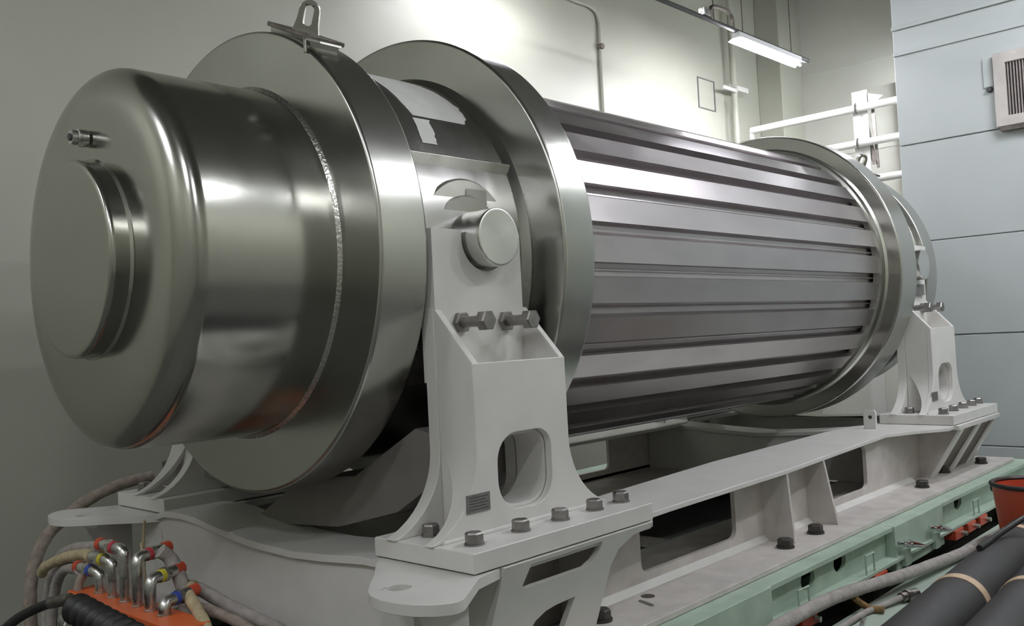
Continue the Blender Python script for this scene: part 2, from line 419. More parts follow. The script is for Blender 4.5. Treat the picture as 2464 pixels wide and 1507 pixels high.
# ribbed body: 32 folded panels with recessed channels
NP_ = 32; pts = []
for i in range(NP_):
    c0 = R_(.6 + 360 / NP_ * i)
    h = R_(3.6)
    for a, r in ((-h, 1.094), (-h * .5, 1.0915), (h * .5, 1.0915), (h, 1.094)): pts.append((c0 + a, r))
    g0 = c0 + h
    gw = R_(360 / NP_) - 2 * h
    for a, r in ((.05, 1.030), (.38, 1.026), (.44, 1.046), (.56, 1.046), (.62, 1.026), (.95, 1.030)): pts.append((g0 + a * gw, r))
poly = [(-r * math.cos(a), r * math.sin(a)) for a, r in pts]
vs = []; fs = []; n = len(poly)
t = MB()
t.add([(1.19, p, q) for p, q in poly] + [(5.18, p, q) for p, q in poly], [(i, (i + 1) % n, n + (i + 1) % n, n + i) for i in range(n)])
body = t.build('ribbed_body', M['fin_steel'], CK, sharp=20)
t = MB().lathe([(5.08, 1.05), (5.09, 1.115), (5.15, 1.12), (5.175, 1.14), (5.175, 1.05)], 'x', n=160)
t.build('end_collar', M['flange_steel'], CK, sharp=30)
# inner band at flange 2's face, thick root weld
MB().lathe([(.925, 1.008), (.945, 1.02), (.969, 1.04), (.972, .99)], 'x', n=160).build('root_weld', M['shell_steel'], CK)
# trunnion pads, discs, collars, trunnions
ZT = .024
def trunnion(xc, sy):
    p = MB(); p.box(xc - .30, xc + (.365 if xc < 3 else .33), sy * .94, sy * .70, -.46, .425)
    o = p.build('trunnion_pad', M['pad_steel'], CK, .006)
    Y = lambda a: sy * a
    d = MB().lathe([(Y(.93), 0), (Y(.93), .292), (Y(.975), .292), (Y(.985), .282), (Y(.985), 0)], 'y', (xc, 0, ZT), 96)
    d.build('trunnion_disc', M['disc_steel'], o, sharp=25)
    q = MB(); q.prism(rrect(xc + .0, xc + .13, ZT + .165, ZT + .245, .01), Y(.984), Y(.990), 'y'); q.build('stamped_tab', M['pad_steel'], o, .002)
    c = MB().lathe([(Y(.975), .215), (Y(.992), .213), (Y(.997), .205), (Y(.997), .15), (Y(.998), 0)], 'y', (xc, 0, ZT), 72)
    c.build('trunnion_collar', M['pad_steel'], o, sharp=25)
    tr = MB().lathe([(Y(.99), .130), (Y(1.175), .130), (Y(1.182), .127), (Y(1.184), .122), (Y(1.184), 0)], 'y', (xc, 0, ZT), 72)
    tr.build('trunnion', M['bright_steel'], o, sharp=25)
for xc in (.60, 5.86):
    for sy in (-1, 1): trunnion(xc, sy)
# lifting lugs on the first and last rings
def lug(x, ang, big=True, R=1.10, plate=True):
    # ang measured from the top towards the camera side
    n = Vector((0, -math.sin(R_(ang)), math.cos(R_(ang)))); tdir = Vector((0, -math.cos(R_(ang)), -math.sin(R_(ang))))
    c = Vector((x, 0, 0)) + n * R; X = Vector((1, 0, 0))
    def P(a, b, cc): return c + X * a + tdir * b + n * cc
    base = None
    t = MB(); L = .19
    t.quadbox([P(-.09, -L, .016), P(.09, -L, .016), P(.09, L, .016), P(-.09, L, .016)], [P(-.09, -L, .036), P(.09, -L, .036), P(.09, L, .036), P(-.09, L, .036)])
    base = t.build('lifting_lug_base', M['dark_metal'], CK, .003)
    # solid infill under the plate
    t = MB(); t.quadbox([P(-.07, -L + .02, -.03), P(.07, -L + .02, -.03), P(.07, L - .02, -.03), P(-.07, L - .02, -.03)], [P(-.08, -L + .02, .016), P(.08, -L + .02, .016), P(.08, L - .02, .016), P(-.08, L - .02, .016)])
    t.build('lug_packing', M['flange_steel'], base, .002)
    # eye plate
    W, H = .05, .15
    out = [(-W - .012, 0), (W + .012, 0), (W, H * .35), (W - .004, H - .045)] + [(math.cos(R_(a)) * (W - .006), H - .045 + math.sin(R_(a)) * .045) for a in range(15, 180, 15)] + [(-W + .004, H - .045), (-W, H * .35)]
    hole = [(math.cos(R_(a)) * .021, (H * .70 if math.sin(R_(a)) >= 0 else H * .36) + math.sin(R_(a)) * .021) for a in range(0, 360, 20)]
    t = MB(); t.prism(out, -.022, .022, 'y', holes=[hole])
    dx = Vector((.75, .0, 0)) + tdir * .66; dx.normalize(); dy = n.cross(dx)
    t.v = [P(0, 0, .03) + dx * v.x + dy * v.y + n * v.z for v in t.v]
    t.build('lifting_eye', M['flange_steel'], base, .003)
lug(.12, 25); lug(.12, -39); lug(6.33, 25, R=1.085)
t = MB(); t.quadbox([(-.012, -.645, .925), (.10, -.645, .925), (.10, -.77, .873), (-.012, -.77, .873)], [(-.012, -.645, .937), (.10, -.645, .937), (.10, -.77, .885), (-.012, -.77, .885)]); t.box(-.012, -.004, -.665, -.645, .865, .93)
t.build('edge_clip', M['pad_steel'], ring_a, .002)
# paper labels curved on the shell
def label_patch(pts_xth, R=1.0135):
    q = [pts_xth[0]]
    for a, b in zip(pts_xth, pts_xth[1:]):
        for k in (1, 2, 3): q.append((a[0] + (b[0] - a[0]) * k / 3 + random.uniform(-.002, .002), a[1] + (b[1] - a[1]) * k / 3 + random.uniform(-.009, .009), a[2] + (b[2] - a[2]) * k / 3))
    pts_xth = q
    vs = []
    t = MB(); m = len(pts_xth)
    # rows between left and right outlines
    for (x0, x1, th) in pts_xth:
        for s in range(7):
            x = x0 + (x1 - x0) * s / 6; vs.append((x, -R * math.cos(R_(th)), R * math.sin(R_(th))))
    fs = [(i * 7 + k, i * 7 + k + 1, (i + 1) * 7 + k + 1, (i + 1) * 7 + k) for i in range(m - 1) for k in range(6)]
    t.add(vs, fs); o = t.build('paper_label', M['label'], shell_a)
    md = o.modifiers.new('solidify', 'SOLIDIFY'); md.thickness = .0015
label_patch([(.47, .80, 38.4), (.465, .835, 40.5), (.46, .845, 43), (.455, .86, 47), (.45, .85, 52), (.44, .83, 57), (.44, .80, 61), (.44, .70, 64)])
label_patch([(.435, .525, 28.2), (.44, .53, 31), (.45, .545, 34), (.46, .56, 37.4)])
# grille of tie plates under the shell
t = MB()
for (x0, x1) in ((.28, .93), (5.53, 6.18)):
    pass

# ================================================================== PEDESTALS
def make_pedestal():
    Pd = empty('cask_pedestal', (0, -1.2, -1.216))
    W_ = 'white'
    # base plate
    MB().box(-.545, .605, -1.517, -.93, -1.293, -1.216).build('base_plate', M[W_], Pd, .005)
    # saddle plate with round seat
    n = 20; rS = .145; top = .060
    pts = [(-.29, -.60), (.26, -.60), (.26, top), (rS + .03, top)]
    pts += [(.03 + rS * math.cos(R_(a)), ZT + rS * math.sin(R_(a))) for a in [14 - (208) * k / n for k in range(n + 1)]]
    pts += [(.03 - rS, top), (-.29, top)]
    MB().prism(pts, -1.090, -1.0, 'y').build('saddle_plate', M[W_], Pd, .004)
    # outline of the pedestal faces with flared feet
    def flare(z):      # extra half width at height z
        if z > -.88: return 0
        q = (-.88 - z) / (1.216 - .88); return .265 * (1 - math.sqrt(max(0, 1 - q * q * .92))) / (1 - math.sqrt(.08)) 
    zz = [-.522, -.88] + [-.88 - (.336) * k / 12 for k in range(1, 13)]
    def outline(hw0, ztop):
        z_ = [ztop] + zz[1:]
        right = [(hw0 + flare(z), z) for z in z_]; left = [(-hw0 - flare(z), z) for z in z_]
        return left[::-1] + right if False else (right + left[::-1])
    hole = rrect(-.172, .168, -1.149, -.826, .1, 8, rs=(.085, .12, .13, .12))
    fr = MB().prism(outline(.293, -.522), -1.30, -1.262, 'y', holes=[hole]).build('front_plate', M[W_], Pd, .004)
    MB().prism(outline(.293, -.285), -1.080, -1.015, 'y', holes=[rrect(-.165, .165, -1.149, -.826, .1, 8)]).build('back_plate', M[W_], Pd, .004)
    # hole lining
    hi = rrect(-.157, .153, -1.134, -.841, .09, 8, rs=(.075, .11, .12, .11))
    MB().prism(hole, -1.262, -1.10, 'y', holes=[hi]).build('hole_sleeve', M[W_], fr)
    # side walls with sloping shoulder, tapering into the front foot
    for s in (-1, 1):
        t = MB()
        t.prism([(-1.082, -.282), (-1.297, -.519), (-1.297, -1.214), (-1.082, -1.214)], s * .256, s * .291, 'x')
        # curved cheek that narrows towards the foot
        vs = []; m = 13
        for k in range(m):
            z = -.88 - .336 * k / 12; x = .2905 + flare(z); ye = -1.30 + .215 * (1 - (k / 12)) ** 1.3 + .05 * (k / 12)
            if k == 0: ye = -1.083
            for xx in (x, x - .03 - .02 * k / 12):
                for yy in (-1.298, ye): vs.append((s * xx, yy, z))
        fs = []
        for k in range(m - 1):
            o = 4 * k
            for a, b in ((0, 1), (1, 3), (3, 2), (2, 0)): fs.append((o + a, o + b, o + 4 + b, o + 4 + a))
        fs += [(0, 1, 3, 2), (4 * m - 4, 4 * m - 3, 4 * m - 1, 4 * m - 2)]
        t.add(vs, fs)
        t.build('side_wall', M[W_], Pd, .004)
    MB().box(-.26, .26, -1.27, -1.08, -.56, -.535).build('shelf', M[W_], Pd, .002)
    # adjusting bolts through the shoulder
    for x in (-.145, .135):
        o = MB().cyl((x, -1.08, -.347), (x, -1.25, -.347), .024, 16).build('adjusting_bolt', M['bolt'], Pd)
        MB().hexa((x, -1.225, -.347), (0, -1, 0), .045, .045).build('bolt_head', M['bolt'], o)
        MB().hexa((x, -1.085, -.347), (0, -1, 0), .048, .03).build('lock_nut', M['bolt'], o)
    # plate bolts with washers
    for (x, y) in ((-.43, -1.405), (-.155, -1.395), (.10, -1.39), (.345, -1.385), (.555, -1.375), (-.41, -1.13), (.50, -1.13)):
        t = MB().lathe([(-1.216, 0), (-1.216, .041), (-1.209, .041), (-1.209, 0)], 'z', (x, y, 0), 20)
        t.hexa((x, y, -1.209), 'z', .037, .042)
        t.build('bolt', M['bolt'], Pd)
    # data plate with rows of engraving
    d = MB().box(-.365, -.232, -1.305, -1.300, -1.122, -1.048).build('data_plate', M['data'], Pd, .001)
    t = MB()
    for k in range(5): t.box(-.352, -.245 - .012 * (k % 2), -1.3062, -1.305, -1.062 - .012 * k, -1.059 - .012 * k)
    t.build('engraved_lines', M['engraving'], d)
    # weld fillets
    t = MB(); t.tube([(-.50, -1.305, -1.212), (.50, -1.305, -1.212)], .010, 8, False); t.build('weld_bead', M[W_], Pd)
    return Pd
ped = make_pedestal()
ped.location.x = .571
tag(ped, 'nearest white pedestal carrying the near trunnion on the camera side', 'pedestal', 'pedestals under the cask trunnions')
p2 = copy_tree(ped); p2.location.x = .571 + 5.283
tag(p2, 'far white pedestal at the distant end of the cask on the camera side', 'pedestal')
MB().box(5.84, 6.15, -1.10, -1.0, .14, .20).build('latch_bar', M['white'], p2, .004)
MB().box(5.80, 5.82, -1.09, -1.0, .05, .26).build('latch_post', M['white'], p2, .003)
MB().box(5.80, 6.02, -1.115, -1.091, -.235, -.14).build('latch_block', M['data'], p2, .003)
p3 = copy_tree(ped); p3.location = (.571, 1.2, -1.216); p3.scale.y = -1
tag(p3, 'white pedestal behind the near end cap on the wall side, mostly hidden', 'pedestal')
p4 = copy_tree(ped); p4.location = (.571 + 5.283, 1.2, -1.216); p4.scale.y = -1
tag(p4, 'white pedestal at the distant end on the wall side, mostly hidden behind the cask', 'pedestal')

# ================================================================== CRADLE FRAME
FR = empty('cradle_frame', (2.9, 0, -1.74), 'long white welded steel cradle frame under the pedestals, bolted to the pale green beam', 'frame')
ZB = -1.73; ZF = -1.295
def beam(sy):
    def S(p): return [(x, sy * y) for x, y in p]
    # top flange outline
    out = [(1.15, -.90), (1.56, -.90), (2.9, -.79), (4.63, -.76), (5.1, -.80), (5.35, -.95), (5.35, -1.51), (5.16, -1.53), (4.9, -1.36), (4.63, -1.245), (3.38, -1.33), (2.78, -1.375), (1.5, -1.40), (1.32, -1.41), (1.15, -1.53)]
    MB().prism(S(out), ZF - .028, ZF, 'z').build('top_flange', M['white'], FR, .005)
    # far and near outrigger plates below the pedestals
    MB().prism(S([(.05, -.86), (.05, -1.506), (1.175, -1.506), (1.20, -.9), (1.15, -.88)]), ZF - .04, ZF - .004, 'z').build('pedestal_flange', M['white'], FR, .005)
    MB().prism(S([(5.34, -.88), (5.34, -1.545), (6.42, -1.545), (6.50, -1.50), (6.50, -.88)]), ZF - .04, ZF - .002, 'z').build('pedestal_flange', M['white'], FR, .005)
    # web with rounded windows
    h1 = rrect(1.50, 2.45, -1.655, -1.345, .05); h2 = rrect(3.45, 4.35, -1.655, -1.345, .05)
    MB().prism([(.35, ZB), (6.1, ZB), (6.1, ZF - .026), (.35, ZF - .026)], sy * -1.20, sy * -1.17, 'y', holes=[h1, h2]).build('web', M['worn_white'], FR, .003)
    # base flange
    MB().box(-.05, 6.75, min(sy * -1.545, sy * -.72), max(sy * -1.545, sy * -.72), ZB - .03, ZB).build('base_flange', M['worn_white'], FR, .004)
    t = MB(); y0, y1 = sorted((sy * -1.22, sy * -1.19)); t.quadbox([(.9, sy * -1.20, ZB + .03), (.9, sy * -1.235, ZB), (.9, sy * -1.17, ZB), (.9, sy * -1.17, ZB + .03)], [(5.2, sy * -1.20, ZB + .03), (5.2, sy * -1.235, ZB), (5.2, sy * -1.17, ZB), (5.2, sy * -1.17, ZB + .03)])
    t.build('weld_strip', M['white'], FR)
    # stiffener ribs
    for x in (2.78, 3.38):
        t = MB(); t.prism([(sy * -1.19, ZF - .027), (sy * (-1.372 if x < 3 else -1.325), ZF - .027), (sy * -1.40, ZB), (sy * -1.19, ZB)], x - .012, x + .012, 'x')
        t.build('stiffener_rib', M['worn_white'], FR, .002)
    # back inner web of the box
    # outrigger: inclined box below each pedestal
    for x0, x1, fx in ((.10, 1.0, 1), (5.30, 6.25, -1)):
        yt, yb = (-1.514, -1.37) if fx > 0 else (-1.50, -1.26)
        def yy(z): return yt + (yb - yt) * (z - (ZF - .04)) / (ZB - (ZF - .04))
        # front inclined plate with slot and arch
        slot = [(.335, -1.318), (.79, -1.318), (.785, -1.352), (.755, -1.392), (.71, -1.415), (.32, -1.415), (.31, -1.40)]
        archp = [(.43, -1.70), (.42, -1.63), (.445, -1.585), (.50, -1.555), (.56, -1.545), (.685, -1.54), (.67, -1.60), (.65, -1.70)]
        if fx < 0: slot = [(6.35 - (x - .1) - 0 , z) for x, z in slot][::-1]; archp = [(6.35 - (x - .1), z) for x, z in archp][::-1]
        a = .175; b = .98
        outl = [(a, ZB), (.90, ZB), (.90, -1.45), (.93, -1.38), (1.02, -1.335), (1.16, -1.32), (1.16, ZF - .003), (a, ZF - .003)] if fx > 0 else [(5.5, ZB), (6.30, ZB), (6.42, ZF - .04), (6.15, ZF - .04), (5.95, -1.5)]
        if fx > 0:
            t = MB(); t.prism(outl, 0, .03, 'y', holes=[slot, archp])
            for v_ in t.v: v_.y = sy * (yy(v_.z) + v_.y)
            t.build('outrigger_plate', M['white'], FR, .002)
            t = MB(); t.box(.178, .205, 0, 1, ZB, ZF - .04)
            for v_ in t.v: v_.y = sy * (yy(v_.z) + .01 if v_.y < .5 else -1.19)
            t.build('outrigger_side', M['white'], FR, .002)
            t = MB(); t.box(.865, .885, 0, 1, ZB, ZF - .04)
            for v_ in t.v: v_.y = sy * (yy(v_.z) + .01 if v_.y < .5 else -1.19)
            t.build('outrigger_side', M['white'], FR, .002)
        else:
            for xr in (5.42, 5.86, 6.30):
                t = MB(); t.box(xr - .012, xr + .012, 0, 1, ZB, ZF - .04)
                for v_ in t.v: v_.y = sy * (yy(v_.z) - .02 if v_.y < .5 else -1.19)
                t.build('outrigger_rib', M['worn_white'], FR, .002)
                t = MB(); t.box(xr - .045, xr + .045, 0, .025, ZB, ZF - .04)
                for v_ in t.v: v_.y = sy * (yy(v_.z) - .02 - v_.y)
                t.build('outrigger_strut', M['white'], FR, .003)
    # jacking tab with rounded end and hole at the near end
    tabp = [(.17, -1.508), (.02, -1.545), (-.19, -1.69), (-.225, -1.70), (-.257, -1.694), (-.30, -1.66), (-.34, -1.60), (-.360, -1.531), (-.366, -1.45), (-.35, -1.38), (-.316, -1.323), (-.25, -1.25), (-.154, -1.153), (-.05, -1.03), (.06, -.93), (.06, -1.508)]
    hl = [(-.225 + .045 * math.cos(R_(a)), -1.385 + .045 * math.sin(R_(a))) for a in range(0, 360, 20)]
    MB().prism([(x, sy * y) for x, y in tabp], ZF - .045, ZF - .003, 'z', holes=[[(x, sy * y) for x, y in hl]]).build('jacking_tab', M['white'], FR, .005)
    t = MB(); t.prism([(-.22, ZF - .045), (.06, ZF - .045), (.06, ZB), (-.02, ZB)], sy * -1.44, sy * -1.415, 'y')
    t.build('tab_gusset', M['white'], FR, .003)
    # tie down lug on the far end of the top flange
    t = MB(); t.prism([(sy * -1.0 - .05, ZF), (sy * -1.0 + .05, ZF), (sy * -1.0 + .05, ZF + .13), (sy * -1.0 + .035, ZF + .15), (sy * -1.0 - .035, ZF + .15), (sy * -1.0 - .05, ZF + .13)], 4.94, 4.965, 'x', holes=[[(sy * -1.0 + .02 * math.cos(R_(a)), ZF + .095 + .02 * math.sin(R_(a))) for a in range(0, 360, 24)]])
    t.build('tie_down_lug', M['white'], FR, .003)
    # hold down bolts
    for x, y in ((.97, -1.345), (2.65, -1.40), (3.08, -1.385), (4.93, -1.38), (5.69, -1.29), (6.3, -1.4)):
        t = MB().lathe([(0, 0), (0, .052), (.012, .052), (.012, 0)], 'z', (x, sy * y, ZB), 20); t.hexa((x, sy * y, ZB + .012), 'z', .045, .042)
        t.build('hold_down_bolt', M['black_bolt'], FR)
    # slots in the base flange
    t = MB(); t.prism([(x, sy * y) for x, y in rrect(-.06, .06, -.014, .014, .012)], ZB, ZB + .002, 'z')
    t.v = [Vector((1.30 + v_.x * .3 - v_.y * 1, sy * -1.36 + v_.x * .9, v_.z)) for v_ in t.v]; t.build('slot_cover', M['data'], FR)
    MB().lathe([(0, 0), (0, .035), (.002, .035), (.002, 0)], 'z', (1.40, sy * -1.30, ZB), 20).build('plug', M['dark_metal'], FR)
beam(-1 * -1) if False else None
beam(1); beam(-1)
# saddle shaped cross beams
def cross(x0, x1, prof, lab):
    # prof: list of (y, ztop)
    ys = [p[0] for p in prof]; 
    t = MB()
    out = [(y, z - .03) for y, z in prof] + [(prof[-1][0], ZB), (prof[0][0], ZB)]
    t.prism(out, x0 + .02, x0 + .045, 'x'); t.prism(out, x1 - .045, x1 - .02, 'x')
    t.build('cross_beam_web', M['white'], FR, .002)
    t = MB(); out = [(y, z) for y, z in prof] + [(y, z - .032) for y, z in reversed(prof)]
    t.prism(out, x0, x1, 'x'); t.build('cross_beam_flange', M['white'], FR, .003)
half = [(1.165, -1.335), (1.02, -1.305), (.88, -1.270), (.70, -1.262), (.53, -1.272), (.32, -1.300), (.0, -1.330)]
prof = half + [(-.07, -1.333), (-.35, -1.338), (-.58, -1.325), (-.875, -1.300), (-1.165, -1.299)]
cross(0.0, .36, prof, '')
cross(1.15, 1.30, [(1.165, -1.30), (.9, -1.31), (.5, -1.36), (0, -1.40), (-.5, -1.36), (-.9, -1.31), (-1.165, -1.30)], '')
cross(4.95, 5.25, [(1.165, -1.30), (.8, -1.31), (.4, -1.34), (0, -1.36), (-.4, -1.34), (-.8, -1.31), (-1.165, -1.30)], '')
cross(6.2, 6.45, [(1.165, -1.30), (.8, -1.31), (0, -1.34), (-.8, -1.31), (-1.165, -1.30)], '')
# curved shell guards below the first ring
t = MB(); t.prism([(.42, -1.305), (.10, -1.13), (-.12, -1.06), (-.45, -1.035), (-.90, -.80), (-1.0, -.82), (-.98, -1.05), (-.75, -1.18), (-.30, -1.29), (.35, -1.335)], .30, .92, 'x')
t.build('shell_guard', M['guard'], FR, .004)
t = MB(); t.prism([(1.74, -1.28), (1.72, -1.25), (1.10, -1.06), (.98, -.95), (.90, -.86), (.80, -1.0), (.62, -1.14), (.9, -1.14), (1.1, -1.13)], .32, .60, 'x')
t.build('shell_guard', M['guard'], FR, .004)

# ================================================================== GREEN SUPPORT BEAM
GR = empty('support_beam', (3, -1.7, FLOOR), 'pale green painted steel beam with round openings running under the white frame', 'beam')
ZG = -1.762
t = MB(); t.box(.0, 6.9, -1.65, -.62, ZG - .03, ZG); t.build('top_plate', M['green'], GR, .004)
def ell(cx, cz, a, b): return [(cx + a * math.cos(R_(q)), cz + b * math.sin(R_(q))) for q in range(0, 360, 15)]
holes = [ell(2.50, -1.852, .085, .06), ell(2.92, -1.845, .085, .06), ell(5.02, -1.84, .085, .055), ell(5.9, -1.845, .085, .055)]
MB().prism([(0, -1.955), (6.9, -1.955), (6.9, ZG - .03), (0, ZG - .03)], -1.60, -1.575, 'y', holes=holes).build('side_web', M['green'], GR, .003)
MB().box(.0, 6.9, -1.69, -1.40, -1.975, -1.953).build('bottom_flange', M['green'], GR, .003)
MB().box(.0, 6.9, -.66, -.63, -2.2, ZG - .03).build('rear_web', M['green'], GR)
MB().box(.0, 6.9, -1.45, -1.42, -2.24, -1.975).build('lower_web', M['track'], GR)
MB().box(.0, 1.96, -1.668, -1.60, ZG - .19, ZG + .003).build('doubler_plate', M['green'], GR, .004)
blk = MB().box(3.61, 4.50, -1.664, -1.60, -2.045, ZG + .003).build('side_box', M['green'], GR, .005)
for xk, zk in ((3.72, -1.905), (4.27, -1.905)):
    t = MB(); t.box(xk - .04, xk + .05, -1.70, -1.664, zk - .12, zk - .02); t.build('clevis_block', M['green'], blk, .004)
    t = MB(); t.tube([(xk - .12, -1.69, zk + .045), (xk - .04, -1.70, zk + .03)], .012, 10, False)
    t.tube([(xk - .05, -1.70, zk + .032), (xk + .0, -1.71, zk + .022)], .022, 12, False)
    t.tube([(xk + .0, -1.71, zk + .022), (xk + .17, -1.75, zk - .02)], lambda q: .03 - .024 * q, 12, True, 1)
    t.build('pin_handle', M['chrome'], blk)
for xr in (2.22, 3.10, 5.12):
    t = MB(); t.tube([(xr, -1.68, -1.953), (xr, -1.68, -1.84), (xr + .12, -1.68, -1.84), (xr + .12, -1.68, -1.953)], .006, 8, False); t.build('wire_handle', M['green'], GR)
for sy_ in (1,):
    MB().box(.0, 6.9, .62, 1.86, ZG - .03, ZG).build('top_plate', M['green'], GR, .004)
    MB().box(.0, 6.9, 1.79, 1.83, -2.24, ZG - .03).build('side_web', M['green'], GR)
for x in (0, 3.2, 6.4):
    MB().box(x, x + .3, -1.62, 1.8, -2.25, -2.0).build('cross_member', M['dark_metal'], GR)
# pale green walkway plate beside the beam
t = MB(); t.box(1.2, 7.4, -2.60, -1.72, -2.13, -2.09)
DK = empty('walkway_plate', (4, -2.4, FLOOR), 'pale green walkway plate lying low beside the green beam', 'platform')
t.build('deck', M['green_floor'], DK, .004)
MB().box(1.3, 7.3, -2.55, -2.45, FLOOR, -2.13).build('deck_bearer', M['dark_metal'], DK)
MB().box(1.3, 7.3, -1.85, -1.75, FLOOR, -2.13).build('deck_bearer', M['dark_metal'], DK)
# red valve blocks under the green beam
for i, x in enumerate((2.30, 3.28, 4.72, 5.0, 5.28)):
    v = empty('valve_block', (x, -1.66, -2.05), ('dark red valve block tucked under the green beam, nearest the camera', 'dark red valve block under the green beam left of the chrome handles', 'dark red valve block just right of the chrome handles', 'dark red valve block under the beam, middle of the far three', 'dark red valve block closest to the red bucket')[i], 'valve', 'red valve blocks below the beam')
    MB().box(x - .09, x + .09, -1.70, -1.60, -2.045, -1.976).build('valve_body', M['red'], v, .004)
    MB().cyl((x + .04, -1.70, -2.01), (x + .04, -1.74, -2.01), .016, 12).build('valve_stem', M['pipe_steel'], v)

def hose(name, pts, r, mat, label, cat='hose', group=None, rj=.05, n=14):
    t = MB().tube(pts, r, n, True, 6, rj); o = t.build(name, mat, None, loc=pts[0], sharp=60)
    return tag(o, label, cat, group)
hose('wrapped_hose', [(1.3, -1.78, -1.98), (1.78, -1.735, -1.935), (2.10, -1.73, -1.93), (2.53, -1.74, -1.935), (3.0, -1.765, -1.97), (3.4, -1.79, -2.0), (3.9, -1.815, -2.03), (4.3, -1.84, -2.045), (4.8, -1.87, -2.05), (5.4, -1.88, -2.05)], .036, M['hose_grey'], 'thick grey wrapped hose running along the foot of the green beam')
hose('thin_hose', [(2.10, -1.79, -2.07), (2.45, -1.80, -2.07), (2.76, -1.80, -2.07), (2.97, -1.84, -2.065), (3.10, -1.875, -2.055)], .017, M['hose_grey'], 'thin grey hose ending in a dark coupling on the green walkway')
hose('brown_hose', [(2.74, -1.75, -1.985), (2.79, -1.77, -2.03), (2.84, -1.80, -2.065), (2.86, -1.87, -2.068)], .019, M['hose_brown'], 'short brown stained hose stub on the green walkway')
t = MB(); t.tube([(3.10, -1.875, -2.055), (3.23, -1.92, -2.05)], .028, 12, False); t.tube([(3.14, -1.89, -2.053), (3.17, -1.90, -2.052)], .036, 8, False)
tag(t.build('hose_coupling', M['dark_metal'], None, loc=(3.1, -1.875, -2.06)), 'dark metal coupling at the end of the thin grey hose', 'coupling')
# rods and strips lying on the walkway
for i, (x, y, a, L, m) in enumerate(((2.45, -1.90, .30, .5, 'pipe_steel'), (2.50, -2.0, -.2, .4, 'pipe_steel'), (2.78, -2.05, -.35, .4, 'worn_white'))):
    t = MB(); d = Vector((math.cos(a), math.sin(a), 0)) * L / 2; c_ = Vector((x, y, -2.078)); t.cyl(c_ - d, c_ + d, .012, 10)
    tag(t.build('steel_rod', M[m], None, loc=(x, y, -2.09)), ('thin steel rod lying nearest the green beam on the walkway', 'thin steel rod lying at the front edge of the walkway', 'thin pale rod lying beside the black insulated pipe')[i], 'rod', 'loose rods on the walkway')

# black insulated pipes with tan tape
def ins_pipe(y, z, x0, x1, r, bands, label):
    e = empty('insulated_pipe', ((x0 + x1) / 2, y, z - r), label, 'pipe', 'black insulated pipes at the lower right')
    e.rotation_euler.z = R_(3)
    MB().cyl((x0, y, z), (x1, y, z), r, 48).build('foam_sleeve', M['insulation'], e, .01)
    for b_ in bands:
        MB().lathe([(b_, r + .0005), (b_, r + .0045), (b_ + .075, r + .0045), (b_ + .075, r + .0005)], 'x', (0, y, z), 48).build('tape_band', M['tape'], e)
    return e
ins_pipe(-2.335, -1.938, .2, 4.43, .15, (2.70, 4.08), 'upper black insulated pipe with a tan tape band, next to the walkway')
ins_pipe(-2.645, -1.938, .2, 4.43, .15, (2.84, 4.2), 'lower black insulated pipe in the bottom right corner')
hose('black_cable', [(3.35, -2.245, -1.775), (3.6, -2.25, -1.765), (3.9, -2.33, -1.70), (4.2, -2.5, -1.60), (4.5, -2.75, -1.5)], .018, M['black'], 'thin black cable rising over the end of the upper insulated pipe', 'cable', rj=0)

# red bucket
bx, by = 4.71, -2.20
e = empty('bucket', (bx, by, -2.09), 'red bucket with black rim standing at the right edge', 'bucket')
t = MB().lathe([(-2.088, 0), (-2.088, .205), (-1.62, .255), (-1.60, .255), (-1.60, .242), (-2.07, .195), (-2.07, 0)], 'z', (bx, by, 0), 48)
t.build('bucket_body', M['red'], e, sharp=40)
t = MB().lathe([(-1.612 + .016 * math.sin(R_(a)), .254 + .018 * math.cos(R_(a))) for a in range(0, 360, 30)], 'z', (bx, by, 0), 48, closed=True)
t.build('bucket_rim', M['black'], e)

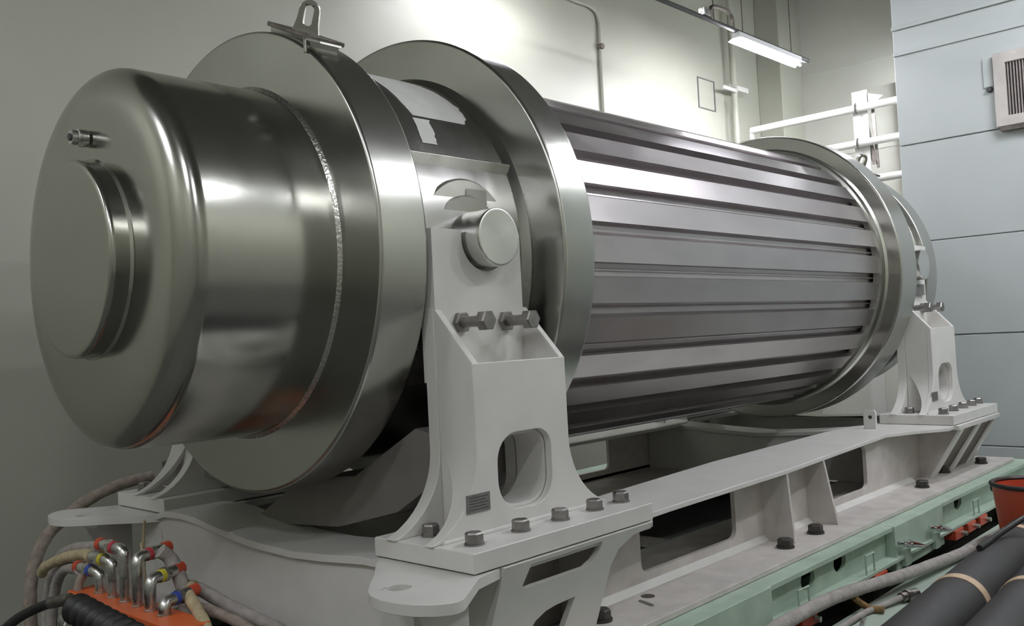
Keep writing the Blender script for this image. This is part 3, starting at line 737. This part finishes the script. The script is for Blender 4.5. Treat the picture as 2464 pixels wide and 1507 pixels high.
# ================================================================== MANIFOLD AT LOWER LEFT
MF = empty('manifold', (-.5, .17, -1.9), 'orange manifold block with six short steel pipes below the end cap', 'manifold')
t = MB(); t.box(-.60, -.44, -.42, .66, -1.70, -1.525); t.build('manifold_body', M['orange'], MF, .006)
MB().box(-.56, -.48, -.40, -.34, FLOOR, -1.70).build('stand_leg', M['orange'], MF); MB().box(-.56, -.48, .58, .64, FLOOR, -1.70).build('stand_leg', M['orange'], MF)
PB = [(.465, -1.43, 1, 'blue'), (.324, -1.36, 1, 'yellow'), (.195, -1.29, 1, 'pink'), (.07, -1.315, -1, 'pink'), (-.05, -1.395, -1, 'yellow'), (-.175, -1.475, -1, 'blue')]
for y, zt, s, cl in PB:
    p_ = MB(); dx = .03 * (1 if s < 0 else -1)
    if s > 0: pts_ = [(-.52, y, -1.53), (-.52, y, zt - .05), (-.52, y + .006, zt - .015), (-.525, y + .03, zt), (-.53, y + .065, zt + .002)]
    else: pts_ = [(-.52, y, -1.53), (-.52, y, zt - .05), (-.516, y + .002, zt - .015), (-.500, y + .010, zt), (-.465, y + .022, zt + .002)]
    p_.tube(pts_, .026, 16, True, 5)
    o = p_.build('riser_pipe', M['pipe_steel'], MF, sharp=50)
    e1 = Vector(pts_[-1]); d = (Vector(pts_[-1]) - Vector(pts_[-2])).normalized()
    MB().cyl(e1, e1 + d * .022, .029, 16).build('colour_tape', M[cl], o)
    t = MB(); t.hexa(e1 + d * .02, d, .033, .03); t.cyl(e1 + d * .05, e1 + d * .10, .027, 14)
    t.build('coupling', M['pipe_steel'], o)
    MB().lathe([(-1.53, .031), (-1.518, .031), (-1.515, .026)], 'z', (-.52, y, 0), 16).build('weld_collar', M['pipe_steel'], o)
    if s > 0: 
        t = MB().cyl(e1 + d * .10, e1 + d * .13, .03, 14); t.build('end_sleeve', M['red' if cl != 'yellow' else 'hose_yellow'], o)
    else:
        t = MB().cyl(e1 + d * .09, e1 + d * .135, .028, 14); t.build('end_sleeve', M['red'], o)
# black corrugated sleeve in front of the manifold
t = MB()
P0 = [Vector(p) for p in [(-.74, .17, -1.50), (-.74, -.80, -1.56)]]
def bell(q): return .052 + .016 * math.cos(q * 2 * PI * 13)
t.tube([P0[0] + (P0[-1] - P0[0]) * k / 104 for k in range(105)], lambda q: bell(q), 24, False)
tag(t.build('corrugated_sleeve', M['black'], None, loc=tuple(P0[0]), sharp=60), 'black corrugated rubber sleeve in front of the orange manifold', 'sleeve')
hose('black_hose', [(-1.0, .66, -1.78), (-.93, .62, -1.66), (-.87, .55, -1.58), (-.82, .46, -1.53), (-.78, .37, -1.495)], .022, M['black'], 'black cable curving up from the lower left corner', 'cable', rj=0)
t = MB(); t.cyl((-.78, .37, -1.495), (-.74, .25, -1.468), .026, 14)
tag(t.build('cable_gland', M['dark_metal'], None, loc=(-.76, .31, -1.5)), 'grey metal gland at the end of the black cable', 'gland')
t = MB(); t.cyl((-.70, .42, -1.60), (-.70, .20, -1.585), .036, 16); t.hexa((-.70, .20, -1.585), (0, -1, .05), .045, .05); t.hexa((-.70, .36, -1.597), (0, -1, .05), .046, .04)
tag(t.build('hose_coupling', M['pipe_steel'], None, loc=(-.7, .3, -1.62)), 'steel coupling left of the corrugated sleeve', 'coupling')
hose('wrapped_hose', [(-.44, 1.60, FLOOR + .04), (-.45, 1.60, -1.95), (-.44, 1.62, -1.70), (-.38, 1.68, -1.54), (-.3, 1.74, -1.44), (-.2, 1.78, -1.37), (-.08, 1.785, -1.295), (.05, 1.78, -1.24), (.18, 1.77, -1.205), (.36, 1.77, -1.19)], .036, M['hose_wrap'], 'thick brown wrapped hose arching up the wall side toward the far pedestal')
hose('wrapped_hose', [(-.53, .52, -1.36), (-.5, .683, -1.375), (-.5, .921, -1.42), (-.5, 1.195, -1.50), (-.48, 1.32, -1.56)], .027, M['hose_yellow'], 'yellowish wrapped hose leaving the manifold to the left')
hose('wrapped_hose', [(-.53, .37, -1.29), (-.47, .66, -1.345), (-.42, 1.0, -1.40), (-.4, 1.25, -1.47), (-.4, 1.36, -1.57), (-.4, 1.46, -1.70), (-.4, 1.5, -1.85), (-.4, 1.5, FLOOR + .04)], .03, M['hose_grey'], 'grey wrapped hose from the tallest riser dropping down at the far left')
hose('wrapped_hose', [(-.55, .62, -1.43), (-.5, .80, -1.46), (-.47, 1.03, -1.50), (-.45, 1.2, -1.60), (-.45, 1.27, -1.74), (-.45, 1.3, -1.9), (-.45, 1.3, FLOOR + .04)], .028, M['hose_grey'], 'lower grey wrapped hose from the blue taped elbow')
hose('wrapped_hose', [(-.53, .60, -1.44), (-.56, .62, -1.50), (-.57, .60, -1.62), (-.57, .60, -1.80), (-.57, .60, FLOOR + .03)], .02, M['hose_wrap'], 'brown wrapped hose hanging straight down left of the orange block')
hose('wrapped_hose', [(-.42, .05, -1.30), (-.38, .04, -1.34), (-.36, .0, -1.42), (-.37, -.06, -1.50), (-.39, -.11, -1.57), (-.39, -.14, -1.68), (-.38, -.15, -1.9), (-.38, -.15, FLOOR + .04)], .032, M['hose_grey'], 'thick grey wrapped hose descending right of the manifold risers')
hose('wrapped_hose', [(-.30, .0, -1.475), (-.35, -.09, -1.462), (-.39, -.14, -1.475), (-.42, -.27, -1.51), (-.46, -.42, -1.56), (-.47, -.5, -1.7), (-.47, -.5, FLOOR + .04)], .026, M['hose_yellow'], 'yellowish wrapped hose bending down at the right end of the manifold')
hose('wrapped_hose', [(-.33, .02, -1.47), (-.27, -.03, -1.50), (-.22, -.15, -1.555), (-.16, -.28, -1.61), (-.10, -.42, -1.665), (-.08, -.62, -1.75), (-.08, -.8, -1.95), (-.08, -.85, FLOOR + .04)], .03, M['hose_grey'], 'grey wrapped hose running along the foot of the near cross beam')
hose('wrapped_hose', [(-.36, -.1, -1.53), (-.30, -.26, -1.565), (-.25, -.38, -1.615), (-.22, -.55, -1.70), (-.22, -.7, -1.9), (-.22, -.75, FLOOR + .04)], .024, M['hose_wrap'], 'brown wrapped hose just below the grey one at the near cross beam')
hose('thin_cable', [(-.08, .94, -1.31), (-.10, .93, -1.45), (-.30, .50, -1.36), (-.30, .45, -1.7)], .007, M['hose_yellow'], 'thin pale cord hanging from the jacking tab on the wall side', 'cord', rj=0)
